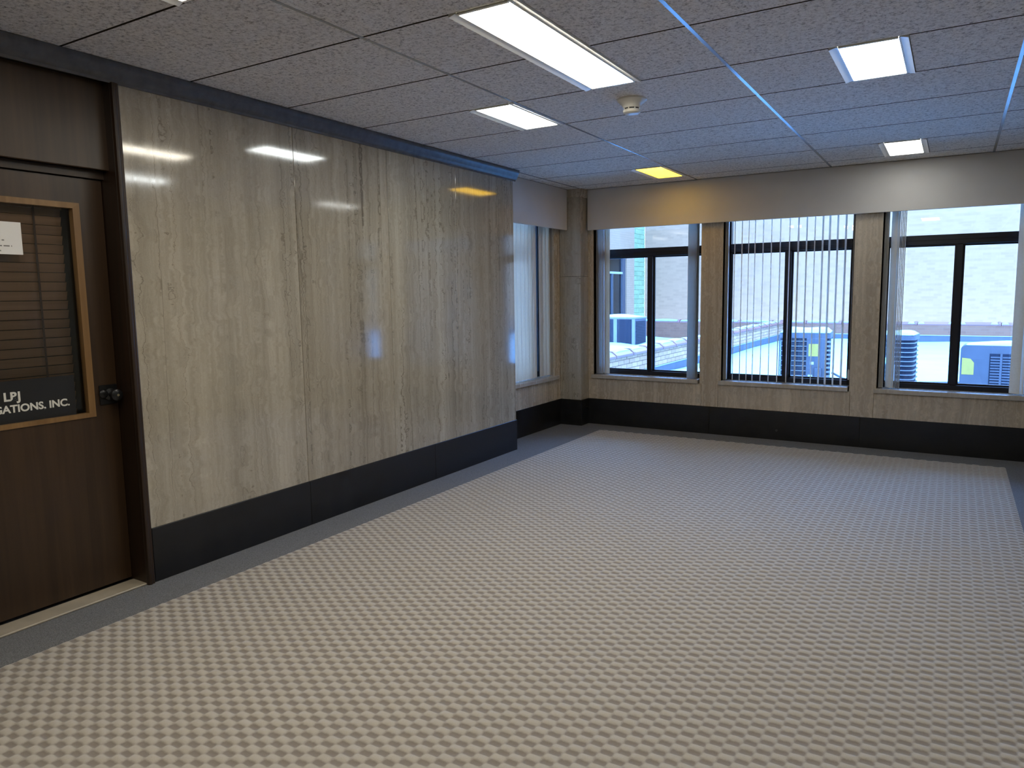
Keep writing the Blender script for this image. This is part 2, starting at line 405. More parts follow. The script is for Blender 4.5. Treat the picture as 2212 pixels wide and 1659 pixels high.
# ------------------------------------------------------------------ left wall (stone veneer, door bay, end return)
DB0, DB1 = 1.000, 2.000
w = MB().box((-0.70, YF-0.2, 0), (-0.36, YE, 2.62))
w.box((-0.36, YF-0.2, 0), (-0.022, DB0, 2.62)).box((-0.36, DB1, 0), (-0.022, YE-0.02, 2.62)).box((-0.36, DB0, 2.475), (-0.022, DB1, 2.62))
wl = struct(build(w, 'wall_left', 'shell'), 'polished vein-cut limestone wall beside the wooden door')
def panel(lo, hi, parent, m='stone', bv=0.0012):
    return build(B(lo, hi), 'stone_panel', m, parent, bevel=bv)
g = 0.0012
for a, b, mm in ((YF, -0.9, 'stone_dark'), (-0.9, DB0, 'stone'), (DB1, 3.016, 'stone'), (3.016, 3.825, 'stone_dark'), (3.825, 4.610, 'stone'), (4.610, YE, 'stone_dark')):
    panel((-0.022, a+g, ZB), (0.0, b-g, 2.44), wl, mm)
panel((-0.27, YE-0.021, ZB), (-0.0225, YE, 2.44), wl)
bl = struct(build(MB().box((-0.03, DB1, 0), (-0.02, YE-0.02, ZB-0.002)), 'baseboard_left', 'black'), 'tall black marble base along the left stone wall')
for a, b in ((DB1, 3.020), (3.020, 4.263), (4.263, YE+0.004)):
    build(B((-0.022, a+g, 0), (0.006, b-g, ZB)), 'base_slab', 'black', bl, bevel=0.0015)
build(B((-0.022, YF, 0), (0.006, DB0-g, ZB)), 'base_slab', 'black', bl, bevel=0.0015)
# cornice with ogee profile
prof = [(0.0, 2.392), (0.008, 2.392), (0.010, 2.404), (0.020, 2.412), (0.030, 2.424), (0.034, 2.444), (0.044, 2.452), (0.050, 2.462), (0.050, 2.4815), (0.0, 2.4815)]
cor = MB().prism([(x, z) for x, z in prof], YF, YE+0.035, 'Y')
struct(build(cor, 'trim_2', 'cornice', smooth=True), 'dark grey moulded cornice along the top of the left wall')

# recess wall with its window opening
RW0, RW1 = 5.56, 6.655
w = MB().box((-0.70, YE, 0), (XREC-0.022, YC+0.5, SILL-0.04)).box((-0.70, YE, 2.40), (XREC-0.022, YC+0.5, 2.62))
w.box((-0.70, YE, SILL-0.04), (XREC-0.022, RW0, 2.40)).box((-0.70, RW1, SILL-0.04), (XREC-0.022, YC+0.5, 2.40))
wr = struct(build(w, 'wall_recess', 'shell'), 'recessed window wall past the end of the stone wall')
panel((XREC-0.022, YE+g, ZB), (XREC, RW1+0.03, SILL-0.04), wr, 'stone_trim')
panel((XREC-0.022, RW1, SILL-0.038), (XREC, YC, 2.44), wr, 'stone_trim')
panel((XREC-0.022, RW1+0.032, ZB), (XREC, YC, SILL-0.04), wr, 'stone_trim')
panel((XREC-0.022, YE+g, SILL-0.038), (XREC, RW0, 2.44), wr, 'stone_trim')
br_ = struct(build(B((XREC-0.03, YE, 0), (XREC-0.02, YC, ZB-0.002)), 'baseboard_recess', 'black'), 'black marble base under the recessed window')
build(B((XREC-0.022, YE, 0), (XREC+0.006, YC, ZB)), 'base_slab', 'black', br_, bevel=0.0015)

# ------------------------------------------------------------------ window wall
w = MB().box((-0.70, YB+0.022, -0.6), (XR+0.3, YB+0.36, SILL-0.04)).box((-0.70, YB+0.022, 2.36), (XR+0.3, YB+0.36, 2.62))
xe = [(-0.70, BAYS[0][0])] + [(BAYS[i][1], BAYS[i+1][0]) for i in range(2)] + [(BAYS[2][1], XR+0.3)]
for a, b in xe: w.box((a, YB+0.022, SILL-0.04), (b, YB+0.36, 2.36))
wb = struct(build(w, 'wall_back', 'shell'), 'limestone window wall with three wide windows')
JO = [0.0, 1.244, 1.412, 2.608, 2.802, XR]
for i in range(5):
    a, b = JO[i], JO[i+1]
    if i % 2 == 0: panel((a+g, YB, ZB), (b-g, YB+0.022, SILL-0.04), wb, 'stone_trim')
    else:
        l, r_ = BAYS[(i-1)//2][1], BAYS[(i+1)//2][0]; zs = SILL-0.04
        build(MB().prism([(a+g, ZB), (b-g, ZB), (b-g, zs), (r_, zs), (r_, 2.44), (l, 2.44), (l, zs), (a+g, zs)], YB, YB+0.022, 'Y'), 'stone_panel', 'stone_trim', wb)
panel((0.0, YB, SILL-0.04), (BAYS[0][0], YB+0.022, 2.44), wb, 'stone_trim')
panel((BAYS[2][1], YB, SILL-0.04), (XR, YB+0.022, 2.44), wb, 'stone_trim')
for a, b in BAYS:                                 # stone jamb linings
    for x0, x1 in ((a-0.012, a), (b, b+0.012)):
        build(B((x0, YB+0.001, SILL), (x1, YB+0.15, 2.36)), 'jamb_lining', 'stone_trim', wb)
bb = struct(build(B((0.0, YB-0.002, 0), (XR, YB+0.02, ZB-0.004)), 'baseboard_back', 'black'), 'tall black marble base under the three windows')
for a, b in ((0.0, 1.33), (1.33, 2.70), (2.70, XR)):
    build(B((a+g, YB-0.006, 0), (b-g, YB+0.02, ZB)), 'base_slab', 'black', bb, bevel=0.0015)
gr = MB().lathe([(0.006, 0.0), (0.0065, -0.002), (0.010, -0.0025), (0.010, 0.0)], (1.98, YB-0.006, 0.092), 'Y', 16)
build(gr, 'cable_hole', 'ac_light', bb, smooth=True)
# other walls (beside and behind the photographer)
w = struct(build(B((XR+0.022, YF-0.2, 0), (XR+0.25, YB+0.4, 2.62)), 'wall_right', 'shell'), 'limestone wall on the right')
ed = [YF, -1.2, 0.2, 1.6, 3.0, 4.4, 5.7, YB]
for a, b in zip(ed[:-1], ed[1:]): panel((XR, a+g, ZB), (XR+0.022, b-g, 2.48), w)
q = struct(build(B((XR-0.004, YF, 0), (XR+0.02, YB, ZB-0.002)), 'baseboard_right', 'black'), 'black marble base along the right wall')
for a, b in zip(ed[:-1], ed[1:]): build(B((XR-0.008, a+g, 0), (XR+0.02, b-g, ZB)), 'base_slab', 'black', q)
w = struct(build(B((-0.4, YF-0.25, 0), (XR+0.25, YF-0.022, 2.62)), 'wall_front', 'shell'), 'limestone wall behind the viewer')
for a, b in ((0, 1.0), (1.0, 2.0), (2.0, 3.0), (3.0, XR)): panel((a+g, YF-0.022, ZB), (b-g, YF, 2.48), w)
q = struct(build(B((0, YF-0.02, 0), (XR, YF+0.006, ZB)), 'baseboard_front', 'black'), 'black marble base behind the viewer')

# ------------------------------------------------------------------ corner column
col = thing('column', (-0.125, YC+0.09, 0), 'square limestone corner column with black marble foot and thin cap', 'column')
zj = 1.585
build(B((XREC, YC, ZB+0.001), (0.0, YB+0.02, zj-0.001)), 'shaft_slab', 'stone', col, bevel=0.004, seg=2)
build(B((XREC, YC, zj+0.001), (0.0, YB+0.02, 2.44)), 'shaft_slab', 'stone', col, bevel=0.004, seg=2)
build(B((XREC, YC-0.004, 0), (0.005, YB+0.02, ZB)), 'foot', 'black', col, bevel=0.002)
cp = MB().prism([(XREC-0.01, 2.40), (0.006, 2.40), (0.018, 2.425), (0.018, 2.482), (XREC-0.01, 2.482)], YC-0.012, YB+0.02, 'Y')
build(cp, 'cap', 'stone_trim', col)
build(MB().lathe([(0.012, 0.0), (0.012, 0.012), (0.006, 0.014)], (0.006, YC+0.13, 0.185), 'X', 14), 'bolt_head', 'knob', col, smooth=True)

# ------------------------------------------------------------------ valances
o = build(B((0.019, 6.900, VB), (XR, 6.922, 2.482)), 'window_valance', 'valance', bevel=0.002)
tag(o, 'long plain painted valance board above the three windows', 'valance')
o = build(B((-0.172, YE+0.001, VB), (-0.150, YC-0.013, 2.482)), 'window_valance', 'valance', bevel=0.002)
tag(o, 'short painted valance board over the closed blinds in the recess', 'valance')

# ------------------------------------------------------------------ sills
def sill(lo, hi, label):
    o = build(B(lo, hi), 'window_sill', 'sill', bevel=0.003, seg=2); return tag(o, label, 'window sill', 'stone window sills')
for (a, b), nm in zip(BAYS, ('under the window nearest the corner column', 'under the middle window with the open blind vanes', 'under the window furthest from the column')):
    sill((a-0.020, YB-0.026, SILL-0.0385), (b-0.012, YB+0.15, SILL), 'thin limestone sill '+nm)
sill((XREC-0.13, RW0-0.09, SILL-0.0385), (XREC+0.030, RW1+0.045, SILL), 'thin limestone sill under the closed blinds in the recess')

# ------------------------------------------------------------------ windows
def window(n, a, b, label):
    root = bpy.data.objects.new('window_%d' % n, None); COL.objects.link(root); root.location = ((a+b)/2, YB+0.19, SILL)
    struct(root, label)
    y0, y1 = YB+0.152, YB+0.225; zt = 2.34; z0 = SILL-0.035
    m = (a+b)/2-0.005
    fr = MB().box((a, y0, z0), (a+0.035, y1, zt)).box((b-0.035, y0, z0), (b, y1, zt)).box((a+0.035, y0, zt-0.04), (b-0.035, y1, zt))
    build(fr, 'outer_frame', 'alu', root, bevel=0.002)
    build(B((a+0.035, y0-0.004, z0), (b-0.035, y1, 0.583)), 'bottom_rail', 'alu', root, bevel=0.003)
    tr = build(B((a+0.035, y0-0.010, 1.785), (b-0.035, y1, 1.868)), 'transom_rail', 'alu', root, bevel=0.003)
    build(B((a+0.035, y0-0.016, 1.824), (b-0.035, y0-0.009, 1.830)), 'rail_lip', 'alu', tr)
    build(B((m-0.022, y0-0.006, 0.583), (m+0.026, y1, 1.785)), 'mullion', 'alu', root, bevel=0.003)
    for k, (x0, x1, yy) in enumerate(((a+0.035, m-0.022, y0+0.026), (m+0.026, b-0.035, y0+0.046))):
        t = 0.014
        f = MB().box((x0, yy-0.008, 0.583), (x0+t, yy+0.012, 1.785)).box((x1-t, yy-0.008, 0.583), (x1, yy+0.012, 1.785))
        f.box((x0+t, yy-0.008, 0.583), (x1-t, yy+0.012, 0.597)).box((x0+t, yy-0.008, 1.771), (x1-t, yy+0.012, 1.785))
        sf = build(f, 'sash', 'alu', root)
        build(B((x0+t, yy, 0.597), (x1-t, yy+0.004, 1.771)), 'pane', 'glass', sf)
    build(B((a+0.035, y0+0.036, 1.868), (b-0.035, y0+0.040, zt-0.04)), 'pane', 'glass', root)
    return root
window(1, *BAYS[0], 'black aluminium window nearest the corner column')
window(2, *BAYS[1], 'black aluminium window in the middle behind open vanes')
window(3, *BAYS[2], 'black aluminium window on the right of the wall')
root = bpy.data.objects.new('window_4', None); COL.objects.link(root); root.location = (-0.46, (RW0+RW1)/2, SILL); struct(root, 'black window behind the closed recess blinds')
xa, xb = -0.50, -0.43
fr = MB().box((xa, RW0, SILL-0.03), (xb, RW0+0.04, 2.40)).box((xa, RW1-0.04, SILL-0.03), (xb, RW1, 2.40)).box((xa, RW0+0.04, 2.36), (xb, RW1-0.04, 2.40)).box((xa, RW0+0.04, SILL-0.03), (xb, RW1-0.04, 0.585))
build(fr, 'outer_frame', 'alu', root); build(B((xa, 6.28, 0.585), (xb+0.01, 6.52, 2.36)), 'mullion', 'alu', root)
build(B((xa, RW0+0.04, 1.785), (xb, 6.28, 1.868)), 'transom_rail', 'alu', root)
build(B((xa+0.03, RW0+0.04, 0.585), (xa+0.034, 6.28, 1.785)), 'pane', 'glass', root)
build(B((xa+0.03, RW0+0.04, 1.868), (xa+0.034, 6.28, 2.36)), 'pane', 'glass', root)
build(B((xa+0.03, 6.52, 0.585), (xa+0.034, RW1-0.04, 2.36)), 'pane', 'glass', root)

# ------------------------------------------------------------------ vertical blinds
def vane_mesh(h):
    prof = []; n = 6; wv = 0.089; sag = 0.006
    for k in range(n+1):
        t = -wv/2+wv*k/n; prof.append((t, sag*(1-(2*t/wv)**2)))
    back = [(t, d-0.0012) for t, d in reversed(prof)]
    return MB().prism(prof+back, -h, 0.0, 'Z').mesh('vane', smooth=True)
VT = 2.30
VM = vane_mesh(VT-SILL-0.008)
def blind(loc, label, vanes, rail, cord=None):
    root = thing('vertical_blind', loc, label, 'blind', 'vertical vane blinds')
    build(B(*rail), 'headrail', 'alu_grey', root, bevel=0.003)
    if 'vane' and not VM.materials: VM.materials.append(MT['vane'])
    for x, y, ang in vanes:
        o = bpy.data.objects.new('vane', VM); COL.objects.link(o); o.parent = root
        o.location = (x-loc[0], y-loc[1], VT-loc[2]); o.rotation_euler = (0, 0, ang)
    if cord:
        x, y, zt = cord
        c = build(MB().tube([(x, y, VT-0.01), (x+0.002, y, 1.3), (x, y, zt+0.09)], 0.0012, 6), 'pull_cord', 'white', root)
        build(MB().lathe([(0.004, zt+0.095), (0.009, zt+0.085), (0.010, zt+0.01), (0.006, zt)], (x, y, 0), 'Z', 12), 'tassel', 'white', c, smooth=True)
    return root
YV = YB+0.062; D = math.radians
rail = lambda a, b: ((a+0.01, YV-0.02, VT), (b-0.01, YV+0.02, VT+0.045))
a, b = BAYS[0]
v = [(a+0.018+0.011*k, YV, D(97)) for k in range(7)] + [(a+0.105, YV, D(118)), (a+0.125, YV+0.012, D(150))]
v += [(1.085+0.0125*k, YV, D(92)) for k in range(8)]
blind((0.64, YV, SILL), 'vertical blind drawn back to both sides of the window nearest the column', v, rail(a, b), (1.206, YV+0.02, 0.64))
a, b = BAYS[1]
v = [(a+0.008+0.009*k, YV, D(98)) for k in range(4)]
xs_ = [1.472, 1.536, 1.604, 1.668, 1.726, 1.801, 1.877, 1.956, 2.039, 2.115, 2.188, 2.259, 2.325, 2.383, 2.450, 2.518]
for k, x in enumerate(xs_):
    v.append((x, YV, D(105+random.uniform(-1.6, 1.6)+(2.0 if k > 9 else 0))))
v[-5] = (v[-5][0], YV, D(101)); v[-7] = (v[-7][0], YV, D(108))
blind((2.02, YV, SILL), 'vertical blind with evenly spread open vanes across the middle window', v, rail(a, b), (2.585, YV-0.01, 0.60))
a, b = BAYS[2]
v = [(a+0.012+0.010*k, YV, D(97)) for k in range(4)] + [(a+0.085, YV, D(125)), (a+0.112, YV+0.005, D(112))]
v += [(a+0.128+0.0115*k, YV, D(93)) for k in range(5)]
v += [(3.835, YV, D(140)), (3.872, YV, D(118))] + [(3.905+0.011*k, YV, D(93)) for k in range(6)]
blind((3.40, YV, SILL), 'vertical blind pushed to the sides of the window furthest from the column', v, rail(a, b))
v = []
for k in range(10): v.append((-0.300, 6.322-0.076*k, D(90+5)))
for k in range(4): v.append((-0.300, 6.455+0.070*k, D(90+5)))
blind((-0.30, 6.1, SILL), 'closed pale vertical blind with one dark gap in the recess window', v, ((-0.32, RW0+0.01, VT), (-0.28, RW1+0.0, VT+0.045)))

# ------------------------------------------------------------------ ceiling
cl = struct(build(B((-0.72, YF-0.25, H+0.030), (XR+0.3, YB+0.36, 2.64)), 'ceiling', 'plenum'), 'suspended ceiling of fissured grey tiles')
LIGHTS = [  # x0, x1, k0, k1, lens, label
    (1.641, 1.951, 0, 2, 'lens', 'long fluorescent ceiling light, the largest one in view'),
    (0.873, 1.183, 2, 3, 'lens_cool', 'short white ceiling light between the long light and the stone wall'),
    (2.840, 3.158, 2, 3, 'lens_cool', 'short white ceiling light with wide metal side flanges above the right windows'),
    (2.838, 3.152, 6, 7, 'lens_dim', 'small white ceiling light next to the valance on the right'),
    (0.873, 1.183, 6, 7, 'lens_yellow', 'dim yellow ceiling light near the corner column'),
    (0.873, 1.183, -2, -1, 'lens', 'short warm ceiling light over the wooden door, cut by the frame'),
    (2.840, 3.158, -2, -1, 'lens_cool', 'short white ceiling light above the viewer'),
    (1.641, 1.951, -4, -2, 'lens', 'long fluorescent ceiling light behind the viewer'),
    ]
rows = [Y0+G*k for k in range(-9, 9)]
colx = [-0.262] + TX + [XR]
gp = 0.0048
for r in range(len(rows)-1):
    k = r-9; ya, yb = rows[r], rows[r+1]
    ya = max(ya, YF); yb = min(yb, 6.899)
    if yb-ya < 0.05: continue
    for c in range(len(colx)-1):
        xa, xb = colx[c], colx[c+1]
        if c == 0:
            if yb < YE+0.05: continue
            xa = -0.149
            yl = max(ya, YE+0.002)
        else: yl = ya
        xa_ = xa+(0.006 if c else 0); xb_ = xb-(0.006 if c < len(colx)-2 else 0)
        if c == 1 and ya < YE+0.036: xa_ = -0.002 if yb > YE else 0.012
        cuts = sorted((l[0]-0.002, l[1]+0.002) for l in LIGHTS if l[2] <= k < l[3] and l[0] > xa and l[1] < xb)
        x = xa_
        for u, v2 in cuts+[(xb_, None)]:
            if u-x > 0.02:
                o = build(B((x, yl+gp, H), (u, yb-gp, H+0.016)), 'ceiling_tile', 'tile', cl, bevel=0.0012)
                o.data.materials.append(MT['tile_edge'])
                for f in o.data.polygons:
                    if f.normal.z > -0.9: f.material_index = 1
            x = v2
for x in TX:
    y0 = YE if x < 0 else YF
    build(B((x-0.0085, y0, H-0.0012), (x+0.0085, 6.899, H+0.026)), 'main_tee', 'tee', cl)
for r in rows:
    if YF < r < 6.85: build(B((-0.149 if r > YE else 0.012, r-0.008, H+0.0165), (XR, r+0.008, H+0.026)), 'cross_tee', 'plenum', cl)
def ceiling_light(x0, x1, k0, k1, ln, label):
    y0, y1 = Y0+G*k0+0.004, Y0+G*k1-0.004
    root = thing('ceiling_light', ((x0+x1)/2, (y0+y1)/2, H), label, 'ceiling light', 'recessed fluorescent ceiling lights')
    fw_ = 0.035; e = 0.014
    hs = MB().box((x0, y0, H+0.004), (x1, y1, H+0.055)); build(hs, 'housing', 'fixture', root)
    for a, b in ((x0, x0+fw_), (x1-fw_, x1)):
        f = build(MB().prism([(a, H+0.0025), (b, H+0.0025), (b, H+0.0005) if a == x0 else (b, H-0.009), (a, H-0.009) if a == x0 else (a, H+0.0005)], y0, y1, 'Y'), 'side_flange', 'fixture', root)
        c = b if a == x0 else a
        build(B((c-0.003, y0, H-0.0028), (c+0.003, y1, H+0.0005)), 'rail', 'fixture', f)
    for a, b in ((y0, y0+e), (y1-e, y1)):
        build(B((x0+fw_+0.004, a, H-0.005), (x1-fw_-0.004, b, H+0.003)), 'end_flange', 'fixture', root, bevel=0.001)
    build(B((x0+fw_+0.004, y0+e, H+0.0005), (x1-fw_-0.004, y1-e, H+0.0035)), 'lens', ln, root)
for l in LIGHTS: ceiling_light(*l)
sd = thing('smoke_detector', (1.772, 3.873, H), 'round white smoke detector on the ceiling tile', 'smoke detector')
c = (1.772, 3.873, 0)
build(MB().lathe([(0.083, H), (0.083, H-0.008), (0.078, H-0.013), (0.060, H-0.026), (0.051, H-0.040), (0.048, H-0.050)], c), 'base', 'white', sd, smooth=True)
build(MB().lathe([(0.043, H-0.050), (0.043, H-0.057)], c), 'sensor_gap', 'slot', sd)
cpv = build(MB().lathe([(0.047, H-0.057), (0.050, H-0.060), (0.048, H-0.072), (0.040, H-0.078), (0.010, H-0.080)], c), 'sensor_cap', 'white', sd, smooth=True)
for k in range(8):
    t = k*math.pi/4
    build(MB().box((c[0]+0.044*math.cos(t)-0.003, c[1]+0.044*math.sin(t)-0.003, H-0.0575), (c[0]+0.044*math.cos(t)+0.003, c[1]+0.044*math.sin(t)+0.003, H-0.0495)), 'vent_post', 'white', sd)

# ------------------------------------------------------------------ door
XD = -0.120
dr = bpy.data.objects.new('door_1', None); COL.objects.link(dr); dr.location = (XD, 1.5, 0.0); struct(dr, 'dark walnut office door with glazed panel and black name plate')
d0, d1, dt = 1.046, 1.955, 1.964
gy0, gy1, gz0, gz1 = 1.165, 1.845, 0.855, 1.850
leaf = MB().box((XD-0.044, d0, 0.022), (XD, gy0, dt)).box((XD-0.044, gy1, 0.022), (XD, d1, dt)).box((XD-0.044, gy0, 0.022), (XD, gy1, gz0)).box((XD-0.044, gy0, gz1), (XD, gy1, dt))
build(leaf, 'door_leaf', 'wood', dr)
bw_ = 0.030
for lo, hi, nm in (((gy0, gz0), (gy1, gz0), 'h'), ((gy0, gz1), (gy1, gz1), 't'), ((gy0, gz0), (gy0, gz1), 'l'), ((gy1, gz0), (gy1, gz1), 'r')):
    xf, xb = XD+0.006, XD-0.030
    if nm == 'h': pr = [(gy0, gz0), (gy1, gz0), (gy1-bw_, gz0+bw_*0.7), (gy0+bw_, gz0+bw_*0.7)]
    elif nm == 't': pr = [(gy0, gz1), (gy1, gz1), (gy1-bw_, gz1-bw_*0.85), (gy0+bw_, gz1-bw_*0.85)]
    elif nm == 'l': pr = [(gy0, gz0), (gy0+bw_, gz0+bw_*0.7), (gy0+bw_, gz1-bw_*0.85), (gy0, gz1)]
    else: pr = [(gy1, gz0), (gy1-bw_, gz0+bw_*0.7), (gy1-bw_, gz1-bw_*0.85), (gy1, gz1)]
    build(MB().prism(pr, xb, xf, 'X'), 'glazing_bead', 'bead', dr)
build(B((XD-0.026, gy0+0.02, gz0+0.015), (XD-0.022, gy1-0.02, gz1-0.02)), 'pane', 'glass', dr)
# blind behind the glass
bv = thing('slat_blind', (XD-0.075, 1.5, gz0), 'brown wooden slat blind behind the door glass', 'blind')
z = gz0+0.02
sl = MB().prism([(-0.003, -0.0195), (0.000, -0.0195), (0.012, 0.0195), (0.009, 0.0195)], -0.30, 0.30, 'Y').mesh('slat')
sl.materials.append(MT['slat'])
k = 0
while z < gz1-0.03:
    o = bpy.data.objects.new('slat', sl); COL.objects.link(o); o.parent = bv; o.location = (-0.006, 0.0, z-gz0)
    z += 0.0425; k += 1
for y in (1.225, 1.68):
    build(B((XD-0.062, y-0.004, gz0+0.0), (XD-0.060, y+0.004, gz1-0.02)), 'ladder_tape', 'cord', bv)
build(B((XD-0.10, 1.20, gz1-0.03), (XD-0.06, 1.80, gz1)), 'headrail', 'slat', bv)
build(B((XD-0.20, d0, 0.0), (XD-0.19, d1, dt+0.02)), 'unlit_room_backing', 'plenum', dr)  # dark sheet; its colour stands in for the unlit room behind the door
# name plate and notice
sg = thing('name_plate', (XD-0.012, 1.49, gz0+0.021), 'black name plate with white lettering standing at the foot of the door glass', 'sign')
plate = MB().prism([(XD-0.021, 0.876), (XD-0.017, 0.876), (XD-0.013, 1.062), (XD-0.017, 1.062)], 1.235, 1.768, 'Y')
build(plate, 'plate', 'sign', sg)
def text(body, right, center, z, size, x, parent, name, m, bold=0.006):
    cu = bpy.data.curves.new('t', 'FONT'); cu.body = body; cu.size = size; cu.extrude = 0.0005; cu.offset = size*bold
    t = bpy.data.objects.new('t', cu); COL.objects.link(t)
    bpy.context.view_layer.update()
    me = bpy.data.meshes.new_from_object(t.evaluated_get(bpy.context.evaluated_depsgraph_get()))
    xsv = [v.co.x for v in me.vertices]; x0, x1 = min(xsv), max(xsv)
    wdt = x1-x0
    o = bpy.data.objects.new(name, me); COL.objects.link(o); me.materials.clear(); me.materials.append(MT[m])
    o.parent = parent
    y = (right-wdt if right is not None else center-wdt/2)-x0
    o.matrix_local = Matrix.Translation(Vector((x, y, z))-parent.location) @ Matrix(((0, 0, 1, 0), (1, 0, 0, 0), (0, 1, 0, 0), (0, 0, 0, 1)))
    bpy.data.objects.remove(t); bpy.data.curves.remove(cu)
    return wdt, o
_, o1 = text('LBJ', None, 1.508, 0.9755, 0.052, XD-0.0140, sg, 'lettering', 'letter', 0.034)
wd_, o2 = text('INVESTIGATIONS, INC.', 1.741, None, 0.9235, 0.0455, XD-0.0150, sg, 'lettering', 'letter', 0.03)
pp = thing('paper_notice', (XD-0.021, 1.50, 1.605), 'white paper notice taped inside the top of the door glass', 'notice')
build(B((XD-0.0218, 1.392, 1.607), (XD-0.0212, 1.607, 1.746)), 'sheet', 'paper', pp)
for zz, ya, yb in ((1.664, 1.42, 1.538), (1.640, 1.43, 1.566), (1.619, 1.45, 1.523)):
    y = ya
    while y < yb:
        wv = min(random.uniform(0.018, 0.035), yb-y)
        build(B((XD-0.0212, y, zz), (XD-0.0208, y+wv, zz+0.0055)), 'print_line', 'ink', pp); y += wv+0.006
# lock and knob
esc = build(B((XD, 1.868, 0.905), (XD+0.006, 1.953, 1.000)), 'escutcheon', 'knob', dr, bevel=0.002)
kn = build(MB().lathe([(0.030, XD+0.006), (0.030, XD+0.010), (0.013, XD+0.016), (0.012, XD+0.032), (0.024, XD+0.042), (0.029, XD+0.054), (0.027, XD+0.066), (0.018, XD+0.071), (0.006, XD+0.072)], (0, 1.918, 0.953), 'X', 28), 'door_knob', 'knob', dr, smooth=True)
build(MB().lathe([(0.006, XD+0.071), (0.006, XD+0.0745)], (0, 1.918, 0.953), 'X', 14), 'key_cylinder', 'brass', kn)
build(MB().lathe([(0.020, XD+0.005), (0.020, XD+0.013), (0.014, XD+0.017), (0.004, XD+0.018)], (0, 1.884, 0.958), 'X', 20), 'lock_rose', 'knob', dr, smooth=True)
# frame: jambs, head, transom panel, casing
for y0, y1 in ((1.003, d0-0.004), (d1+0.004, 1.997)):
    build(B((XD-0.05, y0, 0.0), (0.004, y1, 2.41)), 'door_jamb', 'wood_frame', dr, bevel=0.003)
build(B((XD-0.05, d0-0.004, 1.968), (-0.100, d1+0.004, 2.006)), 'door_head', 'wood_frame', dr)
build(B((-0.074, d0-0.004, 2.004), (-0.052, d1+0.016, 2.405)), 'transom_panel', 'wood', dr, bevel=0.003)
for y0, sg_ in ((1.996, -1), (1.004, 1)):
    pr = [(0.0, 0.0), (0.010, 0.0), (0.014, 0.006), (0.013, 0.012), (0.017, 0.016), (0.019, 0.024), (0.016, 0.032), (0.006, 0.036), (0.0, 0.036)]
    build(MB().prism([(x, y0+sg_*t) for x, t in pr], 0.0, 2.395, 'Z'), 'casing', 'wood_frame', dr, smooth=True)
for zc in (2.405,):
    build(B((-0.05, 1.003, zc), (0.0, 1.997, 2.475)), 'head_trim', 'wood_frame', dr)

# ================================================================== outside: snowy flat roof
def snow_mesh(name, x0, x1, y0, y1, nx_, ny_, zf, base=None, parent=None):
    m = MB()
    for j in range(ny_+1):
        for i in range(nx_+1):
            x = x0+(x1-x0)*i/nx_; y = y0+(y1-y0)*j/ny_; m.v.append((x, y, zf(x, y)))
    for j in range(ny_):
        for i in range(nx_):
            a = j*(nx_+1)+i; m.f.append((a, a+1, a+nx_+2, a+nx_+1))
    if base is not None:
        b0 = len(m.v)
        m.v += [(x, y, base) for x, y, _ in m.v[:b0]]
        for j in range(ny_):
            for i in range(nx_):
                a = b0+j*(nx_+1)+i; m.f.append((a, a+nx_+1, a+nx_+2, a+1))
        ring = [i for i in range(nx_+1)] + [j*(nx_+1)+nx_ for j in range(1, ny_+1)] + [ny_*(nx_+1)+i for i in range(nx_-1, -1, -1)] + [j*(nx_+1) for j in range(ny_-1, 0, -1)]
        for q in range(len(ring)):
            a, b = ring[q], ring[(q+1) % len(ring)]; m.f.append((a, b0+a, b0+b, b))
    return build(m, name, 'snow', parent, smooth=True)
XP, YP = -0.87, 22.0          # inner faces of the side and far parapets
wav = lambda x, y: 0.020*math.sin(1.7*x+0.6*y)+0.015*math.sin(0.9*y-1.1*x+2)+0.012*math.sin(3.1*x+1.3*y)
o = struct(build(B((XP-0.05, YB+0.36, -0.5), (34, YP, -0.06)), 'roof_deck', 'flash'), 'flat roof outside the windows')
sn = snow_mesh('roof_snow', XP+0.016, 34, YB+0.37, YP-0.025, 110, 60, lambda x, y: 0.015+wav(x, y)*(0.9 if x > XP+0.3 else 0.5)+0.09*math.exp(-((y-11.4)/0.8)**2-((x+0.55)/0.45)**2), -0.06)
sn['kind'] = 'stuff'; tag(sn, 'smooth snow lying over the flat roof outside', 'snow')
sn = snow_mesh('roof_snow', -6.0, XP-0.31, 8.6, YP-0.002, 30, 60, lambda x, y: 0.37-0.38*min(1, max(0, (y-15.0)/3.5))**1.0+0.10*math.exp(-((x-XP+0.3)/0.5)**2)*min(1, max(0, (y-15)/2))+1.5*wav(x*1.3, y)*(1 if y < 17 else 0.6)+0.04*math.sin(2.2*y), -0.25)
sn['kind'] = 'stuff'; tag(sn, 'deep snow piled behind the side parapet around the boxy unit', 'snow')
struct(build(B((-6.07, 8.0, -0.6), (XP-0.3, YP, -0.25)), 'roof_deck', 'flash'), 'higher roof behind the side parapet')
